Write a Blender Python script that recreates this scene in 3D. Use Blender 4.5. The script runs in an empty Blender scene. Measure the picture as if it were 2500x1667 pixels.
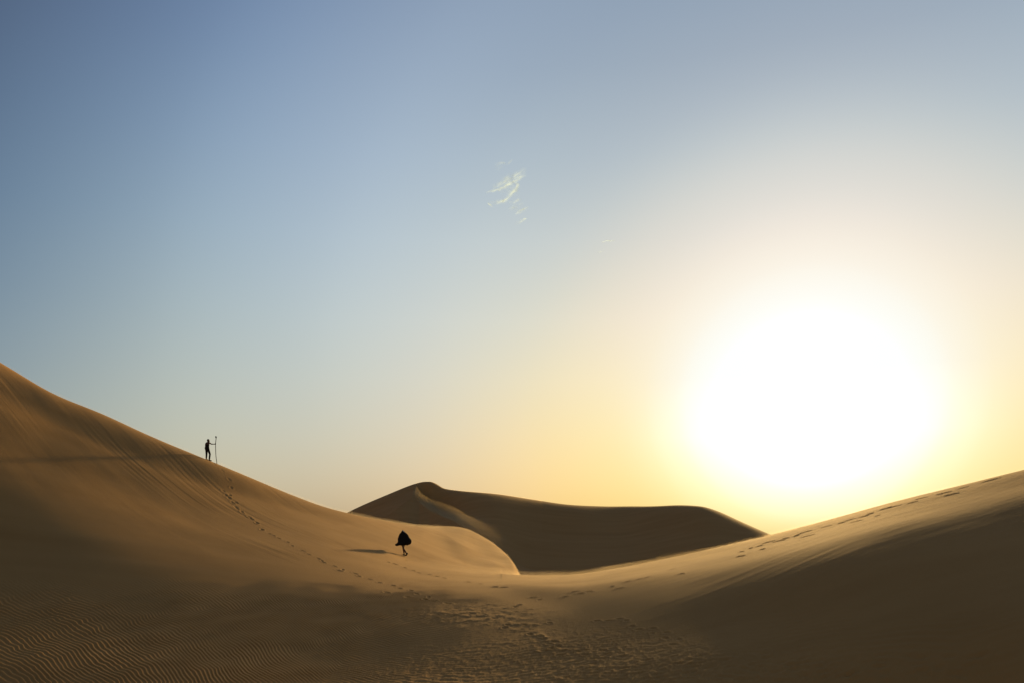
import bpy, bmesh, math, random
import numpy as np
from mathutils import Vector
R = math.radians
SC = bpy.context.scene
COL = SC.collection

# ------------------------------------------------------------------ camera
F = 2000.0                       # focal length in photo pixels
HZ = 1320.0                      # row of the true horizon
CZ = 5.0                         # eye height above the low desert floor
cam = bpy.data.cameras.new('camera')
cam_ob = bpy.data.objects.new('camera', cam)
COL.objects.link(cam_ob)
cam.sensor_width = 36.0
cam.lens = 36.0 * F / 2500.0
cam.shift_y = (HZ - 833.5) / 2500.0
cam.clip_start = 0.1
cam.clip_end = 60000.0
cam_ob.location = (0, 0, CZ)
cam_ob.rotation_euler = (R(90), 0, 0)
SC.camera = cam_ob

# ------------------------------------------------------------------ sun and sky
SUN_EL = R(9.4)
SUN_AZ = R(19.85)
SDIR = Vector((math.sin(SUN_AZ) * math.cos(SUN_EL), math.cos(SUN_AZ) * math.cos(SUN_EL), math.sin(SUN_EL)))
EXPO = 1.0
SUN_STRENGTH = 3.0
SUN_COL = (1.0, 0.635, 0.235)

sl = bpy.data.lights.new('sun', 'SUN')
sl.energy = SUN_STRENGTH
sl.angle = R(3.4)
sl.color = SUN_COL
so = bpy.data.objects.new('sun', sl)
COL.objects.link(so)
so.rotation_euler = SDIR.to_track_quat('Z', 'Y').to_euler()

world = bpy.data.worlds.new('World')
SC.world = world
world.use_nodes = True
nt = world.node_tree
N, L = nt.nodes, nt.links
bg = N['Background']


def wm(op, a, b=None, c=None):
    n = N.new('ShaderNodeMath')
    n.operation = op
    for i, v in enumerate((a, b, c)):
        if v is None:
            continue
        if isinstance(v, (int, float)):
            n.inputs[i].default_value = v
        else:
            L.new(v, n.inputs[i])
    return n.outputs[0]


sky = N.new('ShaderNodeTexSky')
sky.sky_type = 'NISHITA'
sky.sun_disc = False
sky.sun_elevation = SUN_EL
sky.sun_rotation = SUN_AZ
sky.dust_density = 3.0
sky.air_density = 2.0
sky.ozone_density = 4.0
tc = N.new('ShaderNodeTexCoord')
nrm = N.new('ShaderNodeVectorMath'); nrm.operation = 'NORMALIZE'
L.new(tc.outputs['Generated'], nrm.inputs[0])
dt = N.new('ShaderNodeVectorMath'); dt.operation = 'DOT_PRODUCT'
L.new(nrm.outputs[0], dt.inputs[0])
dt.inputs[1].default_value = SDIR
ang = wm('MULTIPLY', wm('ARCCOSINE', wm('MINIMUM', wm('MAXIMUM', dt.outputs['Value'], -1.0), 1.0)), 1.0 / math.pi)   # 0..1 = 0..180 deg
sx = N.new('ShaderNodeSeparateXYZ')
L.new(nrm.outputs[0], sx.inputs[0])
ele = wm('MULTIPLY', wm('ARCSINE', wm('MAXIMUM', sx.outputs[2], 0.0)), 2.0 / math.pi)                                  # 0..1 = 0..90 deg


def ramp(fac, stops):
    n = N.new('ShaderNodeValToRGB')
    n.color_ramp.interpolation = 'CARDINAL'
    e = n.color_ramp.elements
    while len(e) < len(stops):
        e.new(0.5)
    for el, (p, c) in zip(e, stops):
        el.position = p
        el.color = (c[0] / 4, c[1] / 4, c[2] / 4, 1)
    L.new(fac, n.inputs[0])
    return n.outputs[0]


SKY_EL = (0, 3, 7, 11, 15, 20, 25, 30, 36)
SKY_TINT = (      # one row per height above the horizon: (degrees from the sun, tint)
    ((0, (0.573, 1.447, 4.117)), (5, (0.677, 1.097, 1.636)), (8, (0.763, 0.942, 0.832)), (10, (0.777, 0.848, 0.575)), (12, (0.764, 0.782, 0.467)), (15, (0.824, 0.775, 0.436)), (19, (0.918, 0.800, 0.483)), (25, (0.910, 0.794, 0.602)), (33, (0.884, 0.803, 0.698)), (43, (0.954, 0.893, 0.779)), (55, (0.704, 0.725, 0.742)), (70, (0.374, 0.495, 0.687)), (110, (0.400, 0.325, 0.360)), (180, (0.530, 0.400, 0.400))),
    ((0, (0.638, 1.450, 3.448)), (5, (0.707, 1.097, 1.630)), (8, (0.766, 0.948, 0.950)), (10, (0.778, 0.863, 0.672)), (12, (0.775, 0.801, 0.534)), (15, (0.837, 0.798, 0.496)), (19, (0.914, 0.818, 0.542)), (25, (0.900, 0.812, 0.655)), (33, (0.869, 0.814, 0.730)), (43, (0.887, 0.847, 0.765)), (55, (0.594, 0.629, 0.676)), (70, (0.309, 0.404, 0.573)), (110, (0.400, 0.325, 0.360)), (180, (0.530, 0.400, 0.400))),
    ((0, (0.734, 1.452, 2.734)), (5, (0.755, 1.098, 1.586)), (8, (0.785, 0.962, 1.088)), (10, (0.793, 0.886, 0.802)), (12, (0.799, 0.828, 0.637)), (15, (0.854, 0.828, 0.592)), (19, (0.905, 0.841, 0.629)), (25, (0.888, 0.838, 0.731)), (33, (0.853, 0.830, 0.777)), (43, (0.803, 0.788, 0.745)), (55, (0.472, 0.520, 0.597)), (70, (0.240, 0.308, 0.450)), (110, (0.400, 0.325, 0.360)), (180, (0.530, 0.400, 0.400))),
    ((0, (0.649, 1.116, 1.695)), (5, (0.678, 0.919, 1.236)), (8, (0.731, 0.862, 0.977)), (10, (0.774, 0.837, 0.811)), (12, (0.814, 0.831, 0.723)), (15, (0.858, 0.844, 0.695)), (19, (0.877, 0.855, 0.724)), (25, (0.875, 0.860, 0.801)), (33, (0.833, 0.836, 0.819)), (43, (0.719, 0.727, 0.725)), (55, (0.377, 0.432, 0.529)), (70, (0.187, 0.235, 0.353)), (110, (.40, .325, .36)), (180, (.53, .40, .40))),
    ((0, (0.743, 1.111, 1.395)), (5, (0.737, 0.925, 1.126)), (8, (0.778, 0.874, 0.953)), (10, (0.804, 0.845, 0.848)), (12, (0.814, 0.824, 0.792)), (15, (0.827, 0.829, 0.767)), (19, (0.823, 0.841, 0.792)), (25, (0.845, 0.861, 0.848)), (33, (0.800, 0.824, 0.846)), (43, (0.638, 0.670, 0.710)), (55, (0.302, 0.360, 0.471)), (70, (0.146, 0.180, 0.278)), (110, (.40, .325, .36)), (180, (.53, .40, .40))),
    ((0, (0.884, 1.106, 1.113)), (5, (0.825, 0.938, 1.000)), (8, (0.825, 0.876, 0.913)), (10, (0.809, 0.837, 0.861)), (12, (0.774, 0.802, 0.823)), (15, (0.744, 0.777, 0.787)), (19, (0.721, 0.777, 0.804)), (25, (0.769, 0.816, 0.852)), (33, (0.736, 0.779, 0.851)), (43, (0.546, 0.601, 0.690)), (55, (0.236, 0.290, 0.404)), (70, (0.108, 0.129, 0.205)), (110, (.40, .325, .36)), (180, (.53, .40, .40))),
    ((0, (1.056, 1.106, 0.897)), (5, (0.920, 0.949, 0.894)), (8, (0.857, 0.876, 0.876)), (10, (0.805, 0.830, 0.859)), (12, (0.745, 0.790, 0.835)), (15, (0.683, 0.743, 0.792)), (19, (0.604, 0.677, 0.752)), (25, (0.654, 0.716, 0.790)), (33, (0.658, 0.708, 0.815)), (43, (0.465, 0.522, 0.645)), (55, (0.198, 0.235, 0.337)), (70, (0.080, 0.093, 0.152)), (110, (.40, .325, .36)), (180, (.53, .40, .40))),
    ((0, (1.268, 1.109, 0.728)), (5, (1.018, 0.959, 0.805)), (8, (0.885, 0.876, 0.841)), (10, (0.798, 0.822, 0.849)), (12, (0.718, 0.770, 0.836)), (15, (0.624, 0.695, 0.783)), (19, (0.521, 0.588, 0.687)), (25, (0.530, 0.593, 0.692)), (33, (0.578, 0.624, 0.741)), (43, (0.388, 0.441, 0.586)), (55, (0.173, 0.191, 0.277)), (70, (0.060, 0.067, 0.112)), (110, (.40, .325, .36)), (180, (.53, .40, .40))),
    ((0, (1.583, 1.114, 0.568)), (5, (1.142, 0.968, 0.712)), (8, (0.919, 0.877, 0.799)), (10, (0.790, 0.812, 0.833)), (12, (0.684, 0.742, 0.829)), (15, (0.563, 0.638, 0.764)), (19, (0.475, 0.535, 0.657)), (25, (0.441, 0.504, 0.617)), (33, (0.489, 0.528, 0.648)), (43, (0.313, 0.359, 0.519)), (55, (0.146, 0.149, 0.221)), (70, (0.042, 0.045, 0.078)), (110, (.40, .325, .36)), (180, (.53, .40, .40))),
)
GAM = (.40, .33, .28)
eld = wm('MULTIPLY', ele, 90.0)
tint = None
for j, row in enumerate(SKY_TINT):
    r_ = ramp(ang, [(p / 180.0, c) for p, c in row])
    if tint is None:
        tint = r_
        continue
    mr = N.new('ShaderNodeMapRange')
    mr.inputs['From Min'].default_value = SKY_EL[j - 1]
    mr.inputs['From Max'].default_value = SKY_EL[j]
    L.new(eld, mr.inputs['Value'])
    mxn = N.new('ShaderNodeMix')
    mxn.data_type = 'RGBA'
    L.new(mr.outputs[0], mxn.inputs[0])
    L.new(tint, mxn.inputs[6])
    L.new(r_, mxn.inputs[7])
    tint = mxn.outputs[2]
sc_ = N.new('ShaderNodeSeparateColor')
L.new(sky.outputs[0], sc_.inputs[0])
cc = N.new('ShaderNodeCombineColor')
for i in range(3):
    L.new(wm('POWER', wm('MAXIMUM', wm('MULTIPLY', sc_.outputs[i], 0.1), 1e-4), GAM[i]), cc.inputs[i])


def vm(op, a, b):
    n = N.new('ShaderNodeVectorMath')
    n.operation = op
    L.new(a, n.inputs[0])
    if isinstance(b, tuple):
        n.inputs[1].default_value = b
    else:
        L.new(b, n.inputs[1])
    return n.outputs[0]


k = 4.0 / 0.1 / 2 ** EXPO
L.new(vm('MULTIPLY', vm('MULTIPLY', tint, cc.outputs[0]), (k, k, k)), bg.inputs[0])
bg.inputs[1].default_value = 0.1

vs = SC.view_settings
vs.view_transform = 'Standard'
vs.look = 'None'
vs.exposure = EXPO
vs.gamma = 1.0
SC.cycles.use_denoising = True
SC.cycles.max_bounces = 6
SC.cycles.transparent_max_bounces = 64


# ------------------------------------------------------------------ numeric helpers
def hash2(ix, iy, seed):
    h = (ix.astype(np.int64) * 374761393 + iy.astype(np.int64) * 668265263 + seed * 974634777) & 0xFFFFFFFF
    h = ((h ^ (h >> 13)) * 1274126177) & 0xFFFFFFFF
    return ((h ^ (h >> 16)) & 0xFFFF) / 65536.0


def perlin(x, y, seed=0):
    x0 = np.floor(x); y0 = np.floor(y)
    fx = x - x0; fy = y - y0
    u = fx * fx * fx * (fx * (fx * 6 - 15) + 10)
    v = fy * fy * fy * (fy * (fy * 6 - 15) + 10)

    def g(ix, iy, dx, dy):
        a = hash2(ix, iy, seed) * 2 * np.pi
        return np.cos(a) * dx + np.sin(a) * dy
    n00 = g(x0, y0, fx, fy); n10 = g(x0 + 1, y0, fx - 1, fy)
    n01 = g(x0, y0 + 1, fx, fy - 1); n11 = g(x0 + 1, y0 + 1, fx - 1, fy - 1)
    a = n00 + u * (n10 - n00); b = n01 + u * (n11 - n01)
    return (a + v * (b - a)) * 1.5


def fbm(x, y, oct=3, seed=0):
    s = 0; a = 1.0
    for i in range(oct):
        s = s + a * perlin(x * 2 ** i, y * 2 ** i, seed + i * 17)
        a *= 0.5
    return s


def sstep(a, b, x):
    t = np.clip((x - a) / (b - a), 0, 1)
    return t * t * (3 - 2 * t)


def pchip(xk, yk, x):
    xk = np.asarray(xk, float); yk = np.asarray(yk, float)
    h = np.diff(xk); d = np.diff(yk) / h
    m = np.zeros_like(yk)
    for i in range(1, len(xk) - 1):
        if d[i - 1] * d[i] > 0:
            w1 = 2 * h[i] + h[i - 1]; w2 = h[i] + 2 * h[i - 1]
            m[i] = (w1 + w2) / (w1 / d[i - 1] + w2 / d[i])
    m[0] = d[0]; m[-1] = d[-1]
    i = np.clip(np.searchsorted(xk, x) - 1, 0, len(xk) - 2)
    t = (x - xk[i]) / h[i]
    t2 = t * t; t3 = t2 * t
    return (2 * t3 - 3 * t2 + 1) * yk[i] + (t3 - 2 * t2 + t) * h[i] * m[i] + (-2 * t3 + 3 * t2) * yk[i + 1] + (t3 - t2) * h[i] * m[i + 1]


def gsmooth(v, px, sig):
    """gaussian blur of samples v along an even px axis"""
    step = px[1] - px[0]
    n = max(1, int(3 * sig / step))
    kx = np.arange(-n, n + 1) * step
    kn = np.exp(-0.5 * (kx / sig) ** 2); kn /= kn.sum()
    return np.convolve(np.pad(v, n, mode='edge'), kn, mode='valid')


def grid_mesh(name, X, Y, Z, mat):
    nr, nc = X.shape
    me = bpy.data.meshes.new(name)
    co = np.stack([X, Y, Z], -1).reshape(-1, 3).astype(np.float32)
    me.vertices.add(len(co))
    me.vertices.foreach_set('co', co.ravel())
    idx = np.arange(nr * nc, dtype=np.int32).reshape(nr, nc)
    q = np.stack([idx[:-1, :-1], idx[:-1, 1:], idx[1:, 1:], idx[1:, :-1]], -1).reshape(-1, 4)
    nf = len(q)
    me.loops.add(nf * 4)
    me.loops.foreach_set('vertex_index', q.ravel())
    me.polygons.add(nf)
    me.polygons.foreach_set('loop_start', np.arange(0, nf * 4, 4, dtype=np.int32))
    me.polygons.foreach_set('use_smooth', np.ones(nf, dtype=bool))
    me.update(calc_edges=True)
    me.materials.append(mat)
    o = bpy.data.objects.new(name, me)
    COL.objects.link(o)
    return o


# ------------------------------------------------------------------ materials
def new_mat(name):
    m = bpy.data.materials.new(name)
    m.use_nodes = True
    return m, m.node_tree, m.node_tree.nodes['Principled BSDF']


def sand_material(name, c1, c2, grain=0.004):
    m, t, p = new_mat(name)
    tcn = t.nodes.new('ShaderNodeTexCoord')
    mp = t.nodes.new('ShaderNodeMapping')
    mp.inputs['Rotation'].default_value = (0, 0, R(41))
    mp.inputs['Scale'].default_value = (0.05, 0.5, 0.5)
    t.links.new(tcn.outputs['Object'], mp.inputs[0])
    n1 = t.nodes.new('ShaderNodeTexNoise')
    n1.inputs['Scale'].default_value = 1.0
    n1.inputs['Detail'].default_value = 6
    t.links.new(mp.outputs[0], n1.inputs[0])
    cr = t.nodes.new('ShaderNodeValToRGB')
    cr.color_ramp.elements[0].position = .3
    cr.color_ramp.elements[1].position = .7
    cr.color_ramp.elements[0].color = (*c1, 1)
    cr.color_ramp.elements[1].color = (*c2, 1)
    t.links.new(n1.outputs[0], cr.inputs[0])
    t.links.new(cr.outputs[0], p.inputs['Base Color'])
    p.inputs['Roughness'].default_value = 0.95
    p.inputs['Specular IOR Level'].default_value = 0.1
    n2 = t.nodes.new('ShaderNodeTexNoise')
    n2.inputs['Scale'].default_value = 9.0
    n2.inputs['Detail'].default_value = 8
    n2.inputs['Roughness'].default_value = .7
    t.links.new(tcn.outputs['Object'], n2.inputs[0])
    b = t.nodes.new('ShaderNodeBump')
    b.inputs['Strength'].default_value = 0.5
    b.inputs['Distance'].default_value = grain
    t.links.new(n2.outputs[0], b.inputs['Height'])
    t.links.new(b.outputs[0], p.inputs['Normal'])
    return m


SAND = sand_material('sand', (.365, .205, .065), (.415, .238, .079), 0.02)
SAND_FAR = sand_material('sand_far', (.365, .205, .065), (.415, .238, .079), 0.02)


def structure(o):
    o['kind'] = 'structure'
    return o


# ------------------------------------------------------------------ the near dune: slope, basin and saddle
# per bearing (photo column): distance and photo row of the keypoints of the profile
KEYS = {
    -1250: ((16.00, 1680.0), (24.00, 1490.0), (33.51, 1179.5), (39.48, 972.5), (46.00, 800.0), (58.00, 620.0), (72.00, 420.0), (86.00, 500.0), (120.00, 1100.0)),
    -300: ((20.72, 1680.0), (26.50, 1524.3), (35.92, 1291.6), (42.00, 1115.6), (47.34, 983.9), (54.62, 867.5), (69.74, 712.0), (85.00, 770.0), (120.00, 1200.0)),
    0: ((21.39, 1680.0), (27.54, 1513.7), (36.16, 1336.2), (42.69, 1197.8), (48.25, 1098.7), (55.30, 987.4), (67.01, 884.0), (84.00, 930.0), (120.00, 1300.0)),
    133: ((21.48, 1680.0), (28.54, 1502.1), (36.37, 1345.1), (43.32, 1224.3), (48.86, 1141.2), (56.24, 1038.0), (63.49, 962.0), (83.00, 1000.0), (120.00, 1320.0)),
    250: ((21.52, 1680.0), (29.67, 1486.8), (36.58, 1355.8), (43.65, 1251.8), (48.65, 1187.0), (55.70, 1092.5), (64.04, 1010.0), (82.00, 1050.0), (120.00, 1330.0)),
    361: ((21.53, 1680.0), (30.56, 1476.8), (36.92, 1365.1), (43.86, 1276.9), (48.86, 1222.5), (55.40, 1140.7), (63.44, 1061.0), (82.00, 1100.0), (120.00, 1340.0)),
    500: ((21.49, 1680.0), (31.50, 1469.0), (37.21, 1379.2), (43.44, 1310.0), (48.35, 1267.4), (56.47, 1187.1), (63.01, 1119.0), (82.00, 1150.0), (120.00, 1350.0)),
    585: ((21.41, 1680.0), (32.17, 1463.8), (37.70, 1384.2), (43.94, 1320.8), (48.94, 1282.0), (57.80, 1209.2), (63.69, 1154.0), (83.00, 1185.0), (120.00, 1350.0)),
    700: ((21.29, 1680.0), (32.76, 1460.6), (38.29, 1392.5), (44.62, 1335.1), (50.35, 1297.0), (59.38, 1241.2), (65.53, 1202.0), (85.00, 1225.0), (120.00, 1350.0)),
    797: ((21.12, 1680.0), (33.03, 1461.7), (38.42, 1403.6), (44.90, 1351.3), (51.20, 1313.3), (60.34, 1267.8), (66.74, 1238.0), (88.00, 1255.0), (120.00, 1355.0)),
    850: ((21.02, 1680.0), (33.08, 1463.1), (38.35, 1410.9), (44.97, 1361.3), (52.05, 1322.8), (60.54, 1284.1), (68.48, 1252.0), (92.00, 1270.0), (120.00, 1360.0)),
    935: ((20.81, 1680.0), (33.27, 1463.0), (38.34, 1420.9), (45.15, 1380.2), (52.12, 1347.0), (61.00, 1307.0), (76.06, 1269.0), (100.00, 1282.0), (120.00, 1365.0)),
    1000: ((20.55, 1680.0), (33.28, 1462.8), (38.39, 1426.3), (45.88, 1392.1), (54.07, 1365.0), (62.00, 1325.0), (84.28, 1280.5), (106.00, 1287.0), (120.00, 1370.0)),
    1063: ((20.32, 1680.0), (32.97, 1464.0), (37.29, 1433.9), (44.75, 1402.8), (55.25, 1375.0), (62.00, 1352.0), (89.59, 1290.0), (111.00, 1283.0), (124.00, 1370.0)),
    1125: ((20.06, 1680.0), (32.51, 1466.3), (36.06, 1441.4), (43.23, 1413.0), (55.48, 1385.0), (62.00, 1374.0), (77.36, 1325.0), (112.00, 1282.0), (126.00, 1370.0)),
    1165: ((19.91, 1680.0), (31.95, 1468.3), (34.87, 1445.3), (41.89, 1418.4), (55.28, 1391.0), (60.00, 1385.0), (74.99, 1349.0), (106.00, 1301.0), (122.00, 1375.0)),
    1200: ((19.74, 1680.0), (31.43, 1471.5), (33.75, 1449.0), (40.51, 1422.8), (55.19, 1395.0), (58.00, 1392.0), (71.69, 1365.0), (100.00, 1321.0), (118.00, 1380.0)),
    1230: ((19.62, 1680.0), (30.52, 1476.5), (32.38, 1456.3), (38.79, 1426.3), (54.92, 1398.5), (56.00, 1399.0), (66.50, 1382.0), (90.00, 1346.0), (114.00, 1390.0)),
    1250: ((19.53, 1680.0), (30.47, 1478.1), (31.99, 1462.5), (37.82, 1426.5), (54.62, 1400.0), (55.12, 1408.0), (62.92, 1394.0), (79.00, 1367.0), (112.00, 1400.0)),
    1265: ((19.44, 1680.0), (30.38, 1478.0), (31.34, 1466.7), (37.15, 1426.2), (54.62, 1401.0), (55.12, 1415.0), (57.38, 1413.0), (70.00, 1394.0), (112.00, 1410.0)),
    1285: ((19.32, 1680.0), (30.13, 1478.8), (30.63, 1472.7), (36.63, 1427.7), (54.55, 1402.0), (55.05, 1425.0), (57.73, 1440.0), (70.00, 1432.0), (112.00, 1412.0)),
    1330: ((19.06, 1680.0), (28.84, 1488.5), (29.34, 1481.8), (35.99, 1429.0), (54.16, 1402.5), (54.66, 1432.0), (58.04, 1465.0), (72.00, 1472.0), (115.00, 1412.0)),
    1400: ((18.69, 1680.0), (25.73, 1525.2), (26.23, 1517.8), (33.93, 1432.8), (53.22, 1400.0), (53.72, 1440.0), (58.30, 1482.0), (74.00, 1476.0), (115.00, 1412.0)),
    1490: ((18.24, 1680.0), (25.26, 1514.1), (25.76, 1505.5), (33.65, 1417.7), (52.24, 1388.0), (52.74, 1422.0), (57.51, 1482.0), (74.00, 1476.0), (115.00, 1412.0)),
    1600: ((17.70, 1680.0), (25.41, 1489.6), (25.91, 1480.3), (32.79, 1401.7), (50.69, 1368.5), (51.19, 1400.0), (56.69, 1480.0), (74.00, 1475.0), (115.00, 1412.0)),
    1700: ((17.16, 1680.0), (24.71, 1478.4), (26.08, 1453.7), (32.41, 1386.6), (49.91, 1348.0), (50.41, 1380.0), (55.84, 1470.0), (74.00, 1472.0), (115.00, 1412.0)),
    1880: ((16.64, 1680.0), (22.20, 1483.2), (25.01, 1412.1), (30.75, 1350.8), (47.16, 1305.0), (47.66, 1337.0), (52.96, 1430.0), (74.00, 1465.0), (115.00, 1412.0)),
    2126: ((15.54, 1680.0), (20.52, 1452.2), (24.01, 1347.7), (28.83, 1289.8), (44.89, 1238.0), (45.39, 1268.0), (51.55, 1375.0), (74.00, 1440.0), (115.00, 1412.0)),
    2338: ((15.01, 1680.0), (20.13, 1417.8), (24.11, 1305.2), (29.87, 1236.1), (41.92, 1185.0), (42.42, 1215.0), (50.11, 1325.0), (74.00, 1430.0), (115.00, 1412.0)),
    2500: ((14.13, 1680.0), (19.74, 1395.2), (24.27, 1271.9), (29.24, 1201.2), (39.71, 1146.0), (40.21, 1176.0), (49.16, 1290.0), (74.00, 1420.0), (115.00, 1412.0)),
    2800: ((13.20, 1680.0), (19.12, 1372.9), (23.61, 1206.7), (27.94, 1136.6), (37.63, 1080.0), (38.13, 1110.0), (48.18, 1240.0), (74.00, 1410.0), (115.00, 1412.0)),
    3750: ((14.00, 1680.0), (19.00, 1330.0), (24.30, 1010.0), (25.20, 962.0), (26.00, 930.0), (33.00, 960.0), (48.00, 1180.0), (74.00, 1400.0), (115.00, 1412.0)),
}
kp = np.array(sorted(KEYS))
kv = np.array([KEYS[q] for q in kp], float)               # (columns, 9, 2)
UX = np.arange(-1250, 3751, 5.0)                          # even axis for the smoothing
PAR = {}
for j in range(9):
    for c in range(2):
        v = pchip(kp, kv[:, j, c], UX)
        v1 = gsmooth(v, UX, 50.0 if j in (1, 2, 3) else 30.0)
        v2 = gsmooth(v, UX, 7.0)
        w = np.exp(-((UX - 1245) / 90.0) ** 2) if j >= 4 else 0 * UX
        if j in (4, 6):
            v1 = gsmooth(v, UX, 18.0)
        PAR[j, c] = v1 * (1 - w) + v2 * w

px_f = np.arange(-260, 2761, 1.7)
px_l = np.linspace(-1250, -262, 90)
px_r = np.linspace(2763, 3750, 90)
PX = np.concatenate([px_l, px_f, px_r])
D_ = [np.linspace(2.5, 14.0, 50)[:-1], np.arange(14.0, 52.0, 0.062)]
q = D_[-1][-1]; s = 0.07; tail = []
while q < 112:
    s *= 1.011; q += s; tail.append(q)
D_.append(np.array(tail)); D_.append(np.linspace(q + 1, 175, 45))
DD = np.concatenate(D_)
ROW = np.zeros((len(DD), len(PX)))
for i, x in enumerate(PX):
    xs = [2.5, 13.0]; ys = [HZ + 1.75 / 2.5 * F, HZ + 4.3 / 13.0 * F]
    for j in range(9):
        xs.append(np.interp(x, UX, PAR[j, 0])); ys.append(np.interp(x, UX, PAR[j, 1]))
    xs.append(176.0); ys.append(HZ + 5.2 / 176 * F)
    ROW[:, i] = pchip(xs, ys, DD)
Dg = np.repeat(DD[:, None], len(PX), 1)
Xg = Dg * (PX[None, :] - 1250) / F
ZB = CZ + (HZ - ROW) / F * Dg                              # smooth dune surface
# relax the folds of the shaded right-hand face along the profile, keeping the crest line itself
a0, a1 = int(np.searchsorted(DD, 14.0)), int(np.searchsorted(DD, 51.9))
kq = np.arange(-48, 49) * (DD[a0 + 1] - DD[a0]); kq = np.exp(-.5 * (kq / 1.0) ** 2); kq /= kq.sum()
crest_row = np.interp(PX, UX, PAR[4, 1])
for i in range(len(PX)):
    wgt = float(sstep(1080, 1330, PX[i]))
    if wgt > 0:
        z = ZB[a0:a1, i]
        zs = np.convolve(np.pad(z, 48, mode='reflect', reflect_type='odd'), kq, mode='valid')
        ww = wgt * sstep(12, 40, ROW[a0:a1, i] - crest_row[i]) * (DD[a0:a1] < np.interp(PX[i], UX, PAR[4, 0]))
        ZB[a0:a1, i] = z * (1 - ww) + zs * ww
ROW = HZ - (ZB - CZ) / Dg * F
PXg = np.repeat(PX[None, :], len(DD), 0)
I16 = int(np.searchsorted(DD, 14.0))


def hit(px, py):
    """ground point of the smooth surface seen at a photo pixel"""
    i = int(np.clip(np.searchsorted(PX, px), 0, len(PX) - 1))
    col = ROW[I16:, i]
    j = int(np.argmax(col <= py)) + I16
    return Xg[j, i], DD[j], ZB[j, i]


def ground_z(x, y):
    px = x / y * F + 1250
    i = int(np.clip(np.searchsorted(PX, px), 0, len(PX) - 1))
    return float(np.interp(y, DD, ZG[:, i]))


DETAIL = np.zeros_like(ZB)

# wind ripples on the basin floor
def ripple_layer(X, Y, wav, ang_deg, seed, warp=0.5):
    a = R(ang_deg or 0)
    wx = warp * fbm(X * .35, Y * .22, 2, seed) + .05 * fbm(X * 1.6, Y * .8, 2, seed + 5)
    u = (.654 * X + .0388 * np.clip(X + 14, -4, 9) ** 2 + .70 * Y if ang_deg is None else X * math.cos(a) + Y * math.sin(a)) + wx
    ph = u / wav
    ph = ph + .18 * perlin(X * 1.7, Y * .7, seed + 9)
    f = ph - np.floor(ph)
    # steep lee side, long windward side
    sh = np.where(f < .68, f / .68, (1 - f) / .32)
    sh = sh * sh * (3 - 2 * sh)
    amp = .75 + .5 * perlin(X * .9 + 3, Y * .9, seed + 21)
    return (sh - .5) * amp


sel = slice(0, int(np.searchsorted(DD, 56)))
Xs, Ys = Xg[sel], Dg[sel]
rowS, pxS = ROW[sel], PXg[sel]
rip = ripple_layer(Xs, Ys, .145, None, 3, .22)
fadeR = sstep(1395, 1440, rowS) * (1 - sstep(900, 1300, pxS + .9 * (rowS - 1480)))
left = sstep(1440, 1462, rowS + 18 * perlin(Xs * .4, Ys * .4, 77)) * .55 + .45
DETAIL[sel] += .038 * rip * fadeR * left
# trampled / lumpy sand towards the right of the basin floor
lump = fbm(Xs * 5.2 - Ys * .8, Ys * 3.4, 3, 41)
lump2 = np.maximum(0, .55 - np.abs(perlin(Xs * 5.0 + .5 * Ys, Ys * 3.0, 55)) * 2.2)
fl = sstep(1480, 1600, rowS - .10 * np.abs(pxS - 1450)) * sstep(600, 1100, pxS) * (1 - .65 * sstep(1900, 2350, pxS))
DETAIL[sel] += fl * (.009 * lump + (.009 + .013 * sstep(1150, 1500, pxS)) * lump2 - .005)
rip2 = ripple_layer(Xs, Ys, .26, 72, 13, .6)
DETAIL[sel] += .010 * rip2 * fl
mD = sstep(1650, 2000, pxS) * sstep(1440, 1560, rowS)
DETAIL[sel] += mD * .012 * ripple_layer(Xs, Ys, .34, 60, 23, .5)
# churned patch at the end of the tracks
ch = np.exp(-((pxS - 1120) / 190) ** 2 - ((rowS - 1502) / 26) ** 2) + .8 * np.exp(-((pxS - 1330) / 90) ** 2 - ((rowS - 1560 - (pxS - 1330) * .35) / 16) ** 2)
DETAIL[sel] += ch * .018 * fbm(Xs * 3, Ys * 2.0, 3, 91)

# wind streaks running down the left slope
ca, sa = .745, -.667
U = Xg * ca + Dg * sa
V = -Xg * sa + Dg * ca
wv = V + .25 * perlin(U * .08, V * .2, 5)
st = fbm(U * .13, wv * 1.6, 4, 61)
st2 = fbm(U * .05 + 9, wv * .33, 3, 66)
mL = sstep(1400, 1340, ROW + .05 * (PXg - 600)) * (1 - sstep(1225, 1300, PXg)) * sstep(36, 44, Dg + .01 * (PXg - 600) * (PXg < 600))
gat = sstep(-.25, .5, perlin(U * .05 + 40, wv * .22, 71))
st3 = fbm(U * .09 + 5, wv * 4.2, 2, 69)
DETAIL += mL * ((.006 * st + .008 * st3) * (.2 + gat) + .012 * st2)
# soft unevenness everywhere
DETAIL += .05 * fbm(Xg * .12, Dg * .12, 2, 101) * sstep(16, 24, Dg) * (1 - mL)
# long faint drifts on the right slope
mR = sstep(1500, 1700, PXg)
DETAIL += mR * .005 * fbm((Xg * .9 + Dg * .4) * .25, (Dg * .9 - Xg * .4) * 1.5, 3, 121)

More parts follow.
